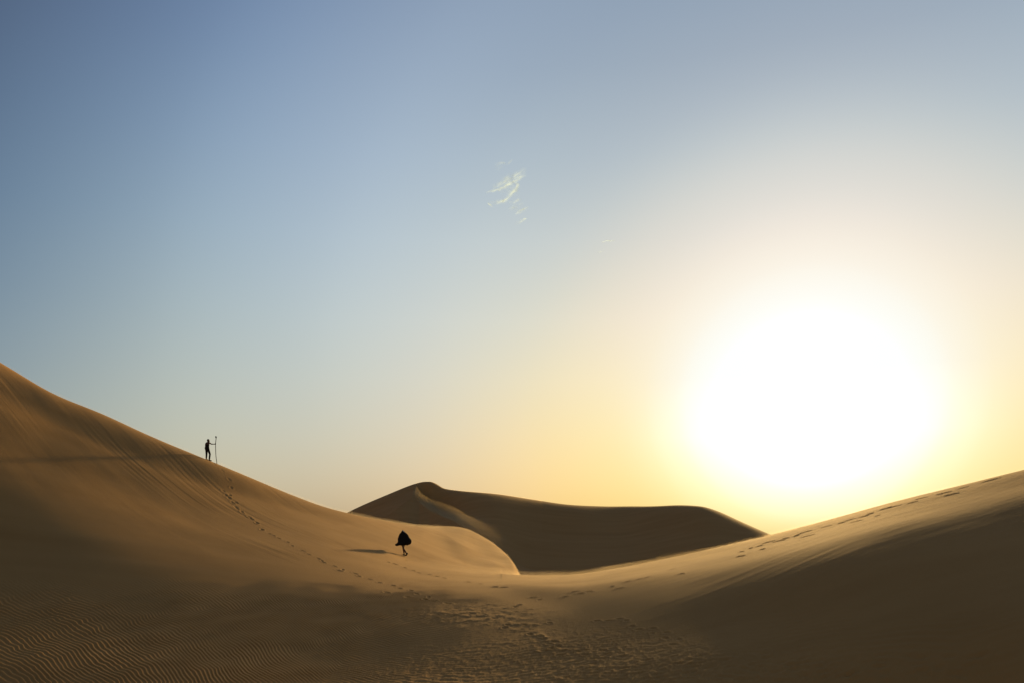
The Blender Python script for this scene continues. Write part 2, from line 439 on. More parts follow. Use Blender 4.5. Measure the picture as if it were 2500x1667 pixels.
# footprints: each an oval hollow with a low pushed-up rim
def stamp(px, py, heading, L=.34, Wd=.15, depth=.06):
    x, y, z = hit(px, py)
    r = L * 1.3
    j0, j1 = np.searchsorted(DD, [y - r, y + r])
    i0, i1 = np.searchsorted(PX, [(x - r) / (y + .0) * F + 1250 - 4, (x + r) / y * F + 1250 + 4])
    if j1 <= j0 or i1 <= i0:
        return
    dx = Xg[j0:j1, i0:i1] - x; dy = Dg[j0:j1, i0:i1] - y
    c, s_ = math.cos(heading), math.sin(heading)
    a = (dx * c + dy * s_) / (L / 2); b = (-dx * s_ + dy * c) / (Wd / 2)
    rr = np.sqrt(a * a + b * b)
    DETAIL[j0:j1, i0:i1] += .33 * depth * (-(1 - sstep(.3, 1.05, rr)) + .45 * np.exp(-((rr - 1.25) / .25) ** 2))


rng = random.Random(5)


def c5(p): return (500 + p[0] / 2.94, 1100 + p[1] / 2.94)
def c7(p): return (1800 + p[0] / 2.766, 1100 + p[1] / 2.766)
def c8(p): return (1000 + p[0] / 2.94, 1367 + p[1] / 2.94)


def trail(pts, L, Wd, depth, jit=.08, side=.11):
    pts = [hit(*p) + tuple(p) for p in pts]
    for i, p in enumerate(pts):
        q = pts[min(i + 1, len(pts) - 1)]; o = pts[max(i - 1, 0)]
        hd = math.atan2(q[1] - o[1], q[0] - o[0]) + rng.uniform(-.2, .2)
        stamp(p[3], p[4], hd, L * rng.uniform(.85, 1.2), Wd * rng.uniform(.85, 1.2), depth * rng.uniform(.7, 1.2))


up = [(60, 90), (90, 112), (120, 140), (150, 172), (170, 205), (180, 235), (186, 265), (190, 300), (175, 320), (205, 345), (222, 372), (235, 398), (262, 432), (285, 458), (318, 474), (345, 492), (372, 517), (395, 548), (405, 566)]
trail([c5(p) for p in up[::2]], .55, .26, .085)
trail([c5(p) for p in [(130, 290), (150, 318), (172, 340), (195, 372), (215, 400), (225, 412), (268, 445), (330, 488)]], .6, .3, .08)
trail([c5(p) for p in [(462, 595), (492, 608), (528, 626), (590, 655), (622, 680), (688, 712), (708, 720), (740, 740), (810, 770), (835, 785), (852, 798), (925, 825), (985, 852), (960, 858), (1075, 880), (1100, 898), (1180, 921), (1250, 946), (1345, 968), (1395, 990), (1475, 1006), (1515, 1030), (1600, 1050), (1575, 1066), (1640, 1070), (1740, 1090), (1455, 1050), (1300, 1020)]], .42, .2, .06)
trail([c5(p) for p in [(1440, 786), (1312, 797), (1362, 812), (1432, 838), (1490, 858), (1530, 872), (1608, 885), (1660, 898), (1715, 910), (1885, 940), (1978, 954), (2080, 978), (2140, 982)]], .5, .24, .085)
r7 = [(1735, 195), (1695, 205), (1520, 252), (1400, 285), (1360, 295), (1440, 295), (1240, 322), (1180, 350), (1060, 376), (1000, 390), (890, 424), (945, 436), (850, 440), (750, 465), (700, 484), (800, 474), (600, 508), (450, 548), (400, 570), (468, 573), (325, 588), (280, 605), (210, 614), (150, 640), (90, 655), (168, 665), (20, 712), (25, 680)]
trail([c7(p) for p in r7], .42, .2, .13)
r8 = [(1950, 92), (1880, 62), (1700, 120), (1640, 134), (1560, 150), (1450, 184), (1500, 200), (1280, 220), (1220, 235), (1180, 222), (1110, 258), (880, 264), (930, 280), (780, 318), (760, 330)]
trail([c8(p) for p in r8], .36, .2, .055)
trail([c8(p) for p in [(1340, 435), (1420, 432), (1500, 420), (1550, 432), (1590, 470), (1640, 495), (1740, 485), (1735, 520), (1840, 515), (1830, 552), (1930, 560), (1890, 600), (1000, 450), (880, 465), (820, 462)]], .32, .17, .06)
trail([c8(p) for p in [(940, 545), (960, 565), (1000, 600), (1035, 580), (1060, 615), (1020, 630), (1085, 650), (960, 650), (1240, 640), (1260, 670), (1400, 670), (1380, 640), (1210, 650), (860, 530), (700, 465), (680, 485)]], .36, .2, .075)
for _ in range(15):       # dense old prints on the churned ground
    t = rng.random()
    trail([(rng.gauss(1110, 110), rng.gauss(1500, 18))], .36, .2, .022)
for _ in range(150):
    trail([(rng.uniform(1330, 2400), 1590 + abs(rng.gauss(0, 45)) + rng.uniform(0, 30))], .34, .2, .045)

ZG = ZB + DETAIL
structure(grid_mesh('sand_dune', Xg, Dg, ZG, SAND))

# ------------------------------------------------------------------ the far dune
FAR = {   # ridge R      M            K crest
    500: ((150, 1440), (160, 1440), (165, 1440)),
    700: ((145, 1370), (156, 1350), (162, 1335)),
    845: ((142, 1318), (154, 1282), (166, 1252)),
    900: ((142, 1290), (156, 1254), (168, 1226)),
    950: ((147, 1256), (158, 1230), (170, 1205)),
    1000: ((157, 1217), (166, 1200), (173, 1185)),
    1015: ((161, 1207), (168, 1192), (174, 1180)),
    1022: ((157, 1222), (169, 1203), (175, 1178)),
    1035: ((152, 1234), (168, 1216), (175, 1175.5)),
    1050: ((148, 1245), (164, 1228), (175, 1175)),
    1065: ((144, 1252), (161, 1240), (175, 1180)),
    1085: ((139.5, 1262), (156, 1252), (173, 1192)),
    1110: ((135, 1272), (150, 1256), (171, 1196)),
    1130: ((131, 1283), (145, 1262), (168, 1198)),
    1200: ((123, 1325), (140, 1268), (165, 1203.5)),
    1300: ((116, 1390), (137, 1300), (165, 1218)),
    1400: ((114, 1400), (136, 1315), (164, 1231)),
    1500: ((113, 1400), (136, 1317), (167, 1236)),
    1600: ((112, 1400), (132, 1316), (160, 1235)),
    1660: ((110, 1395), (129, 1313), (155, 1233)),
    1710: ((108, 1390), (126, 1312), (150, 1235)),
    1750: ((107, 1390), (124, 1316), (147, 1246)),
    1800: ((106, 1390), (122, 1328), (143, 1268)),
    1885: ((104, 1395), (118, 1350), (136, 1306)),
    1960: ((104, 1405), (117, 1375), (131, 1337)),
    2100: ((104, 1415), (116, 1405), (127, 1390)),
    2400: ((104, 1420), (116, 1425), (126, 1425)),
}
fk = np.array(sorted(FAR)); fv = np.array([FAR[q] for q in fk], float)
FX = np.arange(500, 2401, 2.0)
FD = np.concatenate([np.linspace(93, 105, 20)[:-1], np.arange(105, 182, .3), np.linspace(183, 260, 40)])
par = {}
for j in range(3):
    for c in range(2):
        v = pchip(fk, fv[:, j, c], FX)
        v1 = gsmooth(v, FX, 10.0)
        w = np.exp(-((FX - 1045) / 60.0) ** 2)
        par[j, c] = v1 * (1 - w) + gsmooth(v, FX, 2.5) * w
FR = np.zeros((len(FD), len(FX)))
for i, x in enumerate(FX):
    r_, m_, k_ = [(par[j, 0][i], par[j, 1][i]) for j in range(3)]
    a = pchip([92, r_[0]], [1440, r_[1]], FD)
    b = pchip([r_[0], m_[0], k_[0], k_[0] + 28, 261], [r_[1], m_[1], k_[1], k_[1] + 45, 1395], FD)
    FR[:, i] = np.where(FD < r_[0], a, b)
Df = np.repeat(FD[:, None], len(FX), 1)
Xf = Df * (FX[None, :] - 1250) / F
Zf = CZ + (HZ - FR) / F * Df
Zf += .12 * fbm(Xf * .05, Df * .05, 2, 201)
structure(grid_mesh('far_dune', Xf, Df, Zf, SAND_FAR))

# ------------------------------------------------------------------ desert floor out to the horizon
gx = np.concatenate([-np.geomspace(20000, 60, 40), np.linspace(-50, 50, 11), np.geomspace(60, 20000, 40)])
gy = np.concatenate([-np.geomspace(20000, 60, 30), np.linspace(-50, 200, 26), np.geomspace(210, 20000, 50)])
GX, GY = np.meshgrid(gx, gy)
dist = np.hypot(GX, GY)
GZ = -1.2 + 1.5 * sstep(250, 700, dist) * perlin(GX * .004, GY * .004, 7)
structure(grid_mesh('ground', GX, GY, GZ, SAND_FAR))


# ------------------------------------------------------------------ blown sand hanging low over the dunes
def dust_material(name, density, colour, aniso):
    m = bpy.data.materials.new(name)
    m.use_nodes = True
    t = m.node_tree
    t.nodes.remove(t.nodes['Principled BSDF'])
    v = t.nodes.new('ShaderNodeVolumePrincipled')
    v.inputs['Color'].default_value = (*colour, 1)
    v.inputs['Density'].default_value = density
    v.inputs['Anisotropy'].default_value = aniso
    t.links.new(v.outputs[0], t.nodes['Material Output'].inputs['Volume'])
    return m


def shell(name, X, Y, Zb, H, mat):
    """closed skin between just under the sand and H above it"""
    nr, nc = X.shape
    top = np.stack([X, Y, Zb + H], -1).reshape(-1, 3)
    bot = np.stack([X, Y, Zb - .6], -1).reshape(-1, 3)
    n = nr * nc
    idx = np.arange(n).reshape(nr, nc)
    qt_ = np.stack([idx[:-1, :-1], idx[:-1, 1:], idx[1:, 1:], idx[1:, :-1]], -1).reshape(-1, 4)
    qb_ = qt_[:, ::-1] + n
    rim = np.concatenate([idx[0, :], idx[1:, -1], idx[-1, -2::-1], idx[-2:0:-1, 0]])
    r2 = np.roll(rim, -1)
    qs = np.stack([rim, rim + n, r2 + n, r2], -1)
    me = bpy.data.meshes.new(name)
    me.from_pydata(np.concatenate([top, bot]).tolist(), [], np.concatenate([qt_, qb_, qs]).tolist())
    me.materials.append(mat)
    o = bpy.data.objects.new(name, me)
    COL.objects.link(o)
    o['kind'] = 'stuff'
    return o


ci = np.arange(92, len(PX) - 92, 10)
ri = np.arange(np.searchsorted(DD, 15.5), np.searchsorted(DD, 108), 10)
gx_, gy_ = Xg[np.ix_(ri, ci)], Dg[np.ix_(ri, ci)]
hh = (.05 + .23 * sstep(30, 44, gy_) * (1 - .5 * sstep(1500, 1900, PXg[np.ix_(ri, ci)]))) * (.75 + .7 * fbm(gx_ * .25 * .74 - gy_ * .25 * .67, (gy_ * .74 + gx_ * .67) * .9, 3, 301))
shell('haze', gx_, gy_, ZB[np.ix_(ri, ci)], np.clip(hh, .03, 1), dust_material('blown_sand', .0085, (1, .86, .62), .65))

fi = np.arange(int(np.searchsorted(FX, 1005)), int(np.searchsorted(FX, 1330)), 3)
fr = np.arange(int(np.searchsorted(FD, 108)), int(np.searchsorted(FD, 181)), 5)
fx_, fy_ = Xf[np.ix_(fr, fi)], Df[np.ix_(fr, fi)]
dr_ = np.array([par[0, 0][q] for q in fi])[None, :]
pxn = FX[fi][None, :]
hf = .12 + 2.0 * sstep(-1.0, 2.0, fy_ - dr_) * np.exp(-(np.maximum(fy_ - dr_ - 3, 0) / 8.0) ** 2) * sstep(1008, 1022, pxn) * (1 - sstep(1120, 1300, pxn)) * (.9 + .2 * fbm(fx_ * .12, fy_ * .06, 2, 311))
shell('haze', fx_, fy_, Zf[np.ix_(fr, fi)], np.clip(hf, .1, 4), dust_material('drifting_sand', .014, (1, .80, .50), .6))

# ------------------------------------------------------------------ helpers for the figures
def flat_mat(name, c, rough=.8, sheen=0.0):
    m, t, p = new_mat(name)
    n = t.nodes.new('ShaderNodeTexNoise')
    n.inputs['Scale'].default_value = 14
    n.inputs['Detail'].default_value = 5
    cr = t.nodes.new('ShaderNodeValToRGB')
    cr.color_ramp.elements[0].color = tuple(v * .75 for v in c) + (1,)
    cr.color_ramp.elements[1].color = tuple(min(1, v * 1.25) for v in c) + (1,)
    tcn = t.nodes.new('ShaderNodeTexCoord')
    t.links.new(tcn.outputs['Object'], n.inputs[0])
    t.links.new(n.outputs[0], cr.inputs[0])
    t.links.new(cr.outputs[0], p.inputs['Base Color'])
    p.inputs['Roughness'].default_value = rough
    p.inputs['Specular IOR Level'].default_value = .2
    p.inputs['Sheen Weight'].default_value = sheen
    return m


SKIN = flat_mat('skin', (.10, .052, .032), .6)
BLACK = flat_mat('black_cloth', (.010, .010, .009), .95)
DARK = flat_mat('dark_cloth', (.014, .012, .010), .95)
SHOE = flat_mat('shoe_leather', (.03, .024, .02), .6)
PALE = flat_mat('pale_cloth', (.42, .43, .46), .9)
WOOD = flat_mat('dark_wood', (.03, .022, .016), .8)
HAIR = flat_mat('dark_hair', (.012, .009, .007), .7)


def empty(name, loc, label, cat):
    o = bpy.data.objects.new(name, None)
    COL.objects.link(o)
    o.location = loc
    o['label'] = label
    o['category'] = cat
    return o


def capsule(bm, p0, p1, r0, r1, seg=12):
    p0 = Vector(p0); p1 = Vector(p1)
    ax = p1 - p0
    ln = max(ax.length, 1e-4)
    ax = ax / ln
    q = ax.to_track_quat('Z', 'Y')
    prof = [(-r0 * math.cos(a), r0 * math.sin(a)) for a in (R(8), R(30), R(60), R(85))] + \
           [(ln + r1 * math.sin(a), r1 * math.cos(a)) for a in (R(5), R(30), R(60), R(82))]
    rings = []
    for z, r in prof:
        rings.append([bm.verts.new(p0 + q @ Vector((r * math.cos(2 * math.pi * k / seg), r * math.sin(2 * math.pi * k / seg), z))) for k in range(seg)])
    for a, b in zip(rings[:-1], rings[1:]):
        for k in range(seg):
            bm.faces.new((a[k], a[(k + 1) % seg], b[(k + 1) % seg], b[k]))
    bm.faces.new(rings[0][::-1])
    bm.faces.new(rings[-1])


def loft(bm, sections, seg=20):
    """sections: (centre, half width vector, half depth vector)"""
    rings = []
    for c, w, d in sections:
        c = Vector(c); w = Vector(w); d = Vector(d)
        rings.append([bm.verts.new(c + w * math.cos(2 * math.pi * k / seg) + d * math.sin(2 * math.pi * k / seg)) for k in range(seg)])
    for a, b in zip(rings[:-1], rings[1:]):
        for k in range(seg):
            bm.faces.new((a[k], a[(k + 1) % seg], b[(k + 1) % seg], b[k]))
    bm.faces.new(rings[0][::-1])
    bm.faces.new(rings[-1])


def ball(bm, c, rx, ry, rz, rot=None, seg=16):
    from mathutils import Matrix
    M = Matrix.Translation(Vector(c)) @ (rot.to_matrix().to_4x4() if rot else Matrix.Identity(4)) @ Matrix.Diagonal((rx, ry, rz, 1))
    bmesh.ops.create_uvsphere(bm, u_segments=seg, v_segments=seg // 2 + 2, radius=1, matrix=M)


def finish(name, bm, mat, parent, voxel=None, smooth=4, solid=None):
    """link a bmesh as one mesh; voxel: fuse the overlapping pieces into one continuous skin"""
    bmesh.ops.recalc_face_normals(bm, faces=bm.faces)
    me = bpy.data.meshes.new(name)
    bm.to_mesh(me); bm.free()
    o = bpy.data.objects.new(name, me)
    COL.objects.link(o)
    if voxel:
        m = o.modifiers.new('fuse', 'REMESH'); m.mode = 'VOXEL'; m.voxel_size = voxel
        m = o.modifiers.new('soft', 'SMOOTH'); m.iterations = smooth; m.factor = .5
    if solid:
        m = o.modifiers.new('thick', 'SOLIDIFY'); m.thickness = solid; m.offset = -1
        m = o.modifiers.new('sub', 'SUBSURF'); m.levels = 1; m.render_levels = 1
    if voxel or solid:
        dg = bpy.context.evaluated_depsgraph_get()
        me2 = bpy.data.meshes.new_from_object(o.evaluated_get(dg))
        o.modifiers.clear()
        o.data = me2
        me2.name = name
        bpy.data.meshes.remove(me)
    o.data.materials.clear()
    o.data.materials.append(mat)
    o.data.polygons.foreach_set('use_smooth', np.ones(len(o.data.polygons), dtype=bool))
    o.parent = parent
    return o


def hand(bm, wrist, fwd, side, curl, left=False):
    """palm, four unequal curled fingers and a thumb leaving the side of the palm"""
    wrist = Vector(wrist); f = Vector(fwd).normalized()
    sd = Vector(side); sd = (sd - f * sd.dot(f)).normalized()          # towards the thumb
    n = f.cross(sd).normalized()
    if left:
        n = -n                                                          # n: palm side, where the fingers curl to
    palm_end = wrist + f * .085
    for k, off in enumerate((.030, .010, -.010, -.029)):
        capsule(bm, wrist + sd * off * .6, palm_end + sd * off, .015, .013, 8)
    for k, (off, ln, rad) in enumerate(((.031, .072, .0085), (.010, .080, .009), (-.011, .074, .0085), (-.031, .058, .0075))):
        p = palm_end + sd * off
        d = f.copy(); a = 0
        for j, part in enumerate((.45, .32, .26)):
            a += curl * (0.7 + .15 * k * .3)
            d = f * math.cos(a) + n * math.sin(a) + sd * off * 1.2
            q2 = p + d.normalized() * ln * part
            capsule(bm, p, q2, rad, rad * .92, 8)
            p = q2
    p = wrist + f * .025 + sd * .032
    for j, (ln, rad) in enumerate(((.042, .0115), (.032, .010), (.024, .009))):
        d = (sd * (.75 - .35 * j) + f * .6 + n * (.25 + .3 * j) * min(1, curl)).normalized()
        q2 = p + d * ln
        capsule(bm, p, q2, rad, rad * .92, 8)
        p = q2


def head(bm, c, face, up=Vector((0, 0, 1)), s=1.0):
    """skull, jaw, nose, brow, lips, ears and eye bulges; face = direction looked at"""
    f = Vector(face).normalized()
    r = f.cross(up).normalized()
    u = r.cross(f).normalized()
    c = Vector(c)

    def P(a, b, e): return c + (r * a + f * b + u * e) * s
    from mathutils import Matrix
    M = Matrix((r, f, u)).transposed()
    qt = M.to_quaternion()
    ball(bm, P(0, -.012, .022), .076 * s, .094 * s, .096 * s, qt)        # cranium
    ball(bm, P(0, .022, -.045), .060 * s, .066 * s, .078 * s, qt)        # face and jaw
    ball(bm, P(0, .070, -.098), .026 * s, .022 * s, .020 * s, qt)        # chin
    capsule(bm, P(0, .084, .008), P(0, .106, -.034), .009 * s, .014 * s, 8)   # nose
    ball(bm, P(0, .088, -.066), .026 * s, .010 * s, .009 * s, qt)        # lips
    for sg in (-1, 1):
        ball(bm, P(.030 * sg, .078, .004), .014 * s, .010 * s, .009 * s, qt)  # eyes
        capsule(bm, P(.014 * sg, .086, .022), P(.046 * sg, .074, .022), .008 * s, .007 * s, 8)  # brows
        ball(bm, P(.078 * sg, -.006, -.012), .012 * s, .024 * s, .034 * s, qt)  # ears
    return P, qt


def foot(bm, ankle, toe_dir, drop, ln=.20, r=.042):
    a = Vector(ankle); t = Vector(toe_dir).normalized()
    heel = a - t * .055 + Vector((0, 0, -.055))
    ball_ = a + t * (ln * .62) + Vector((0, 0, -drop))
    toe = a + t * (ln * .92) + Vector((0, 0, -drop - .006))
    capsule(bm, a, heel, r, .040)
    capsule(bm, heel, ball_, .040, .042)
    capsule(bm, a + t * .02, ball_, .040, .036)
    capsule(bm, ball_, toe, .040, .030)


# ------------------------------------------------------------------ person standing on the crest with a staff
def col_of(px): return int(np.clip(np.searchsorted(PX, px), 0, len(PX) - 1))


ic = col_of(507.7)
jc = I16 + int(np.argmin(ROW[I16:int(np.searchsorted(DD, 90)), ic]))
d1 = float(DD[jc])
k1 = d1 / F / 14.26                                   # metres per pixel of the enlarged view


def A(cx, cy, y=0.0):
    return Vector(((cx - 680) * k1, y, (1160 - cy) * k1))


x1 = (507.7 - 1250) / F * d1
root1 = Vector((x1, d1, CZ + (HZ - 1121.3) / F * d1))
man = empty('person', root1, 'person standing upright on the left dune crest in dark trousers, gripping a tall forked staff', 'person')


def gz1(p): return ground_z(root1.x + p.x, root1.y + p.y) - root1.z


fdir = Vector((.5, .86, 0)).normalized(); rdir = Vector((.86, -.5, 0)).normalized()
hipL, hipR = A(622, 815, .06), A(702, 822, -.05)
kneeL, kneeR = A(622, 975, .05), A(752, 965, -.02)
anL, anR = A(606, 1105, .10), A(736, 1112, -.06)
anL.z = gz1(anL) + .075; anR.z = gz1(anR) + .075
b = bmesh.new()
up_ = Vector((0, 0, 1))
loft(b, [(A(660, 835), rdir * .175, fdir * .120), (A(657, 790), rdir * .185, fdir * .125), (A(652, 720), rdir * .165, fdir * .110),
         (A(652, 650), rdir * .185, fdir * .118), (A(656, 600, .01), rdir * .205, fdir * .122), (A(662, 568, .02), rdir * .185, fdir * .10), (A(672, 545, .02), rdir * .09, fdir * .075)])
capsule(b, A(672, 560, .02), A(680, 515, .04), .058, .054)
head(b, A(686, 492, .06), Vector((.75, .65, -.22)))
shL, shR = A(602, 585, .10), A(722, 562, -.05)
capsule(b, A(655, 575, .03), shL, .07, .062); capsule(b, A(680, 570, 0), shR, .07, .060)
elL, wrL = A(588, 690, .06), A(578, 768, -.02)
capsule(b, shL, elL, .056, .042); capsule(b, elL, wrL, .044, .030)
hand(b, wrL, A(582, 800) - A(578, 768) + Vector((.02, .01, 0)), Vector((.3, .8, 0)), .45, left=True)
elR, wrR = A(770, 606, .16), A(874, 606, .20)
capsule(b, shR, elR, .055, .042); capsule(b, elR, wrR, .042, .029)
hand(b, wrR, Vector((1, .08, 0)), Vector((0, .1, 1)), .85)
for h, kn, an in ((hipL, kneeL, anL), (hipR, kneeR, anR)):
    capsule(b, h, kn, .088, .058)
    mid = kn.lerp(an, .35) + Vector((0, -.012, 0))
    capsule(b, kn, mid, .056, .055); capsule(b, mid, an, .053, .036)
foot(b, anL, Vector((.25, .9, 0)), .045); foot(b, anR, Vector((.6, .75, 0)), .05)
finish('body', b, SKIN, man, .0065, 3)
b = bmesh.new()
P, qt = None, None
hc = A(686, 492, .06)
f_ = Vector((.75, .65, -.22)).normalized()
ball(b, hc - f_ * .024 + Vector((0, 0, .03)), .084, .088, .092)
ball(b, hc - f_ * .062 + Vector((0, 0, -.02)), .062, .062, .07)
finish('hair', b, HAIR, man, .008, 3)
b = bmesh.new()          # trousers
loft(b, [(A(660, 842), rdir * .185, fdir * .13), (A(657, 790), rdir * .198, fdir * .138), (A(653, 735), rdir * .182, fdir * .125)])
for h, kn, an in ((hipL, kneeL, anL), (hipR, kneeR, anR)):
    capsule(b, h, kn, .103, .070)
    mid = kn.lerp(an, .4)
    capsule(b, kn, mid, .069, .066); capsule(b, mid, an + Vector((0, 0, .03)), .065, .056)
finish('trousers', b, DARK, man, .009, 5)
b = bmesh.new()          # sleeveless dark top, its back cut low
loft(b, [(A(655, 752), rdir * .182, fdir * .125), (A(652, 700), rdir * .178, fdir * .122), (A(652, 650), rdir * .197, fdir * .128), (A(653, 632), rdir * .197, fdir * .126)])
capsule(b, A(612, 640, .05), A(615, 575, .08), .03, .03); capsule(b, A(705, 640, -.04), A(705, 555, -.02), .034, .034)
finish('vest', b, DARK, man, .009, 4)
for an, td in ((anL, Vector((.25, .9, 0))), (anR, Vector((.6, .75, 0)))):
    b = bmesh.new()
    foot(b, an, td, .05, .215, .052)
    finish('shoe', b, SHOE, man, .008, 3)

# the staff he holds: bent shaft with a forked, feather-like head
b = bmesh.new()
sy = .235
pts = [A(926, 400, sy), A(918, 470, sy), A(908, 560, sy), A(905, 640, sy), A(909, 760, sy), A(912, 880, sy), A(918, 990, sy), A(930, 1110, sy), A(941, 1180, sy), A(956, 1246, sy)]
gb = gz1(pts[-1])
pts[-1].z = min(pts[-1].z, gb + .0) - .04
stf = empty('walking_staff', root1 + pts[-1], 'tall bent staff with a forked head, held upright by the person on the dune crest', 'staff')
off = pts[-1].copy()
for p, q2 in zip(pts[:-1], pts[1:]):
    capsule(b, p - off, q2 - off, .025, .025, 10)
finish('shaft', b, WOOD, stf, .008, 2)
b = bmesh.new()
loft(b, [(A(926, 410, sy) - off, (.012, 0, 0), (0, .012, 0)), (A(924, 385, sy) - off, (.045, 0, 0), (0, .03, 0)), (A(918, 355, sy) - off, (.055, 0, 0), (0, .03, 0)), (A(908, 325, sy) - off, (.028, 0, 0), (0, .014, 0)), (A(904, 322, sy) - off, (.006, 0, 0), (0, .006, 0))])
loft(b, [(A(930, 400, sy) - off, (.016, 0, 0), (0, .014, 0)), (A(938, 365, sy) - off, (.020, 0, 0), (0, .016, 0)), (A(948, 335, sy) - off, (.011, 0, 0), (0, .01, 0)), (A(953, 316, sy) - off, (.005, 0, 0), (0, .005, 0))])
finish('fork', b, WOOD, stf, .006, 2)

# ------------------------------------------------------------------ person in the billowing black cloak
hx, hy, hz = hit(991.7, 1358.0)
k2 = hy / F / 13.07
root2 = Vector((hx, hy, ground_z(hx, hy)))
wal = empty('person', root2, 'person striding up the sand in a billowing black cloak, bare legs below the hem', 'person')
z0 = (CZ + (HZ - 1358) / F * hy) - root2.z


def B(cx, cy, y=0.0):
    return Vector(((cx - 1590) * k2, y, (1281 - cy) * k2 + z0))


def gz2(p): return ground_z(root2.x + p.x, root2.y + p.y) - root2.z


face = Vector((-.8, .58, -.1))
b = bmesh.new()
sd = Vector((.58, .8, 0)).normalized(); fw = Vector((-.8, .58, 0)).normalized()
loft(b, [(B(1478, 880), sd * .15, fw * .11), (B(1480, 830), sd * .165, fw * .115), (B(1480, 750), sd * .135, fw * .10), (B(1476, 660), sd * .165, fw * .11), (B(1472, 610), sd * .15, fw * .09), (B(1470, 585), sd * .07, fw * .065)])
capsule(b, B(1472, 600), B(1468, 550), .056, .052)
head(b, B(1466, 505), face)
for sg, el, wr in ((1, B(1560, 700, .26), B(1600, 790, .18)), (-1, B(1420, 700, -.20), B(1370, 790, -.12))):
    sh = B(1474, 612) + sd * .17 * sg
    capsule(b, B(1474, 610) + sd * .05 * sg, sh, .065, .058)
    capsule(b, sh, el, .052, .042); capsule(b, el, wr, .042, .029)
    hand(b, wr, wr - el, fw, .5, left=sg > 0)
hipA, hipB = B(1470, 860, -.07), B(1492, 860, .07)
knA, anA = B(1492, 1030, -.06), B(1588, 1172, -.02)        # trailing leg, heel lifted
knB, anB = B(1476, 1028, .14), B(1500, 1182, .20)
gA = gz2(anA); anB.z = gz2(anB) + .075
anA.z = max(anA.z, gA + .13)
for h, kn, an in ((hipA, knA, anA), (hipB, knB, anB)):
    capsule(b, h, kn, .095, .064)
    mid = kn.lerp(an, .35) + Vector((.012, -.01, 0))
    capsule(b, kn, mid, .062, .064); capsule(b, mid, an, .060, .042)
tA = Vector((-.25, .25, -1.0))


def foot_up(bm, a, t, r):
    heel = a + Vector((.055, -.03, .0))
    bl = a + Vector((-.01, .02, -.115)); toe = a + Vector((-.08, .06, -.135))
    capsule(bm, a, heel, r, r * .85); capsule(bm, heel, bl, r * .85, r); capsule(bm, a, bl, r, r); capsule(bm, bl, toe, r * .95, r * .75)


foot_up(b, anA, tA, .042)
foot(b, anB, fw, .05)
finish('body', b, SKIN, wal, .0065, 3)
b = bmesh.new(); foot_up(b, anA, tA, .052); finish('shoe', b, SHOE, wal, .008, 3)
b = bmesh.new(); foot(b, anB, fw, .052, .215, .052); finish('shoe', b, SHOE, wal, .008, 3)
# cloak: outline rings from hood to hem, depth and folds of its own
lev = [(450, 1440, 1486, .08), (466, 1430, 1512, .12), (500, 1418, 1540, .15), (530, 1384, 1578, .18), (560, 1364, 1610, .22), (600, 1346, 1640, .25), (650, 1336, 1652, .27),
       (700, 1312, 1692, .30), (750, 1318, 1738, .33), (800, 1324, 1736, .34), (845, 1300, 1722, .35), (875, 1256, 1706, .35), (900, 1206, 1650, .33), (930, 1262, 1590, .30)]
SEG = 56
b = bmesh.new()
rings = []
for li, (cy, l, r_, dp) in enumerate(lev):
    t = li / (len(lev) - 1)
    ring = []
    for k_ in range(SEG):
        th = 2 * math.pi * k_ / SEG
        c_, s_ = math.cos(th), math.sin(th)
        fold = t * (.030 * math.sin(7 * th + 1.3) + .020 * math.sin(11 * th + 2.1 * t * 3) + .012 * math.sin(17 * th))
        xx = (l + r_) / 2 + (r_ - l) / 2 * 1.06 * c_
        yy = dp * s_ * (1 + fold * 2.2)
        zz = cy + (0 if t < .5 else (t - .5) * 2 * (8 * math.sin(5 * th + .6) + (18 if c_ < -.75 else 0) * 0))
        if t > .85:       # the hem lifts at the right, hangs at the left tip
            zz += (-c_) * 8 - abs(s_) * 6
        v = B(xx, zz, yy)
        v.x += fold * .25 * (1 - abs(c_))
        ring.append(b.verts.new(v))
    rings.append(ring)
for a_, c_ in zip(rings[:-1], rings[1:]):
    for k_ in range(SEG):
        b.faces.new((a_[k_], a_[(k_ + 1) % SEG], c_[(k_ + 1) % SEG], c_[k_]))
tip = b.verts.new(B(1460, 432, 0))
for k_ in range(SEG):
    b.faces.new((rings[0][(k_ + 1) % SEG], rings[0][k_], tip))
finish('cloak', b, BLACK, wal, solid=.012)
b = bmesh.new()
ball(b, B(1494, 488, -.01), .055, .11, .045)
capsule(b, B(1462, 432, -.08), B(1520, 500, -.10), .022, .026)
capsule(b, B(1520, 500, -.10), B(1528, 520, .0), .026, .022)
finish('head_scarf', b, PALE, wal, .01, 3)

# ------------------------------------------------------------------ wisps of cloud, six kilometres off
CM, t_, p_ = new_mat('cloud_vapour')
t_.nodes.remove(p_)
out_ = t_.nodes['Material Output']
tr = t_.nodes.new('ShaderNodeBsdfTransparent')
tl = t_.nodes.new('ShaderNodeBsdfTranslucent'); tl.inputs[0].default_value = (.47, .70, 1, 1)
df = t_.nodes.new('ShaderNodeBsdfDiffuse'); df.inputs[0].default_value = (.75, .85, 1, 1)
ms = t_.nodes.new('ShaderNodeMixShader'); ms.inputs[0].default_value = .05
t_.links.new(tl.outputs[0], ms.inputs[1]); t_.links.new(df.outputs[0], ms.inputs[2])
at = t_.nodes.new('ShaderNodeAttribute'); at.attribute_name = 'thickness'
mx = t_.nodes.new('ShaderNodeMixShader')
t_.links.new(at.outputs['Fac'], mx.inputs[0])
t_.links.new(tr.outputs[0], mx.inputs[1]); t_.links.new(ms.outputs[0], mx.inputs[2])
t_.links.new(mx.outputs[0], out_.inputs['Surface'])


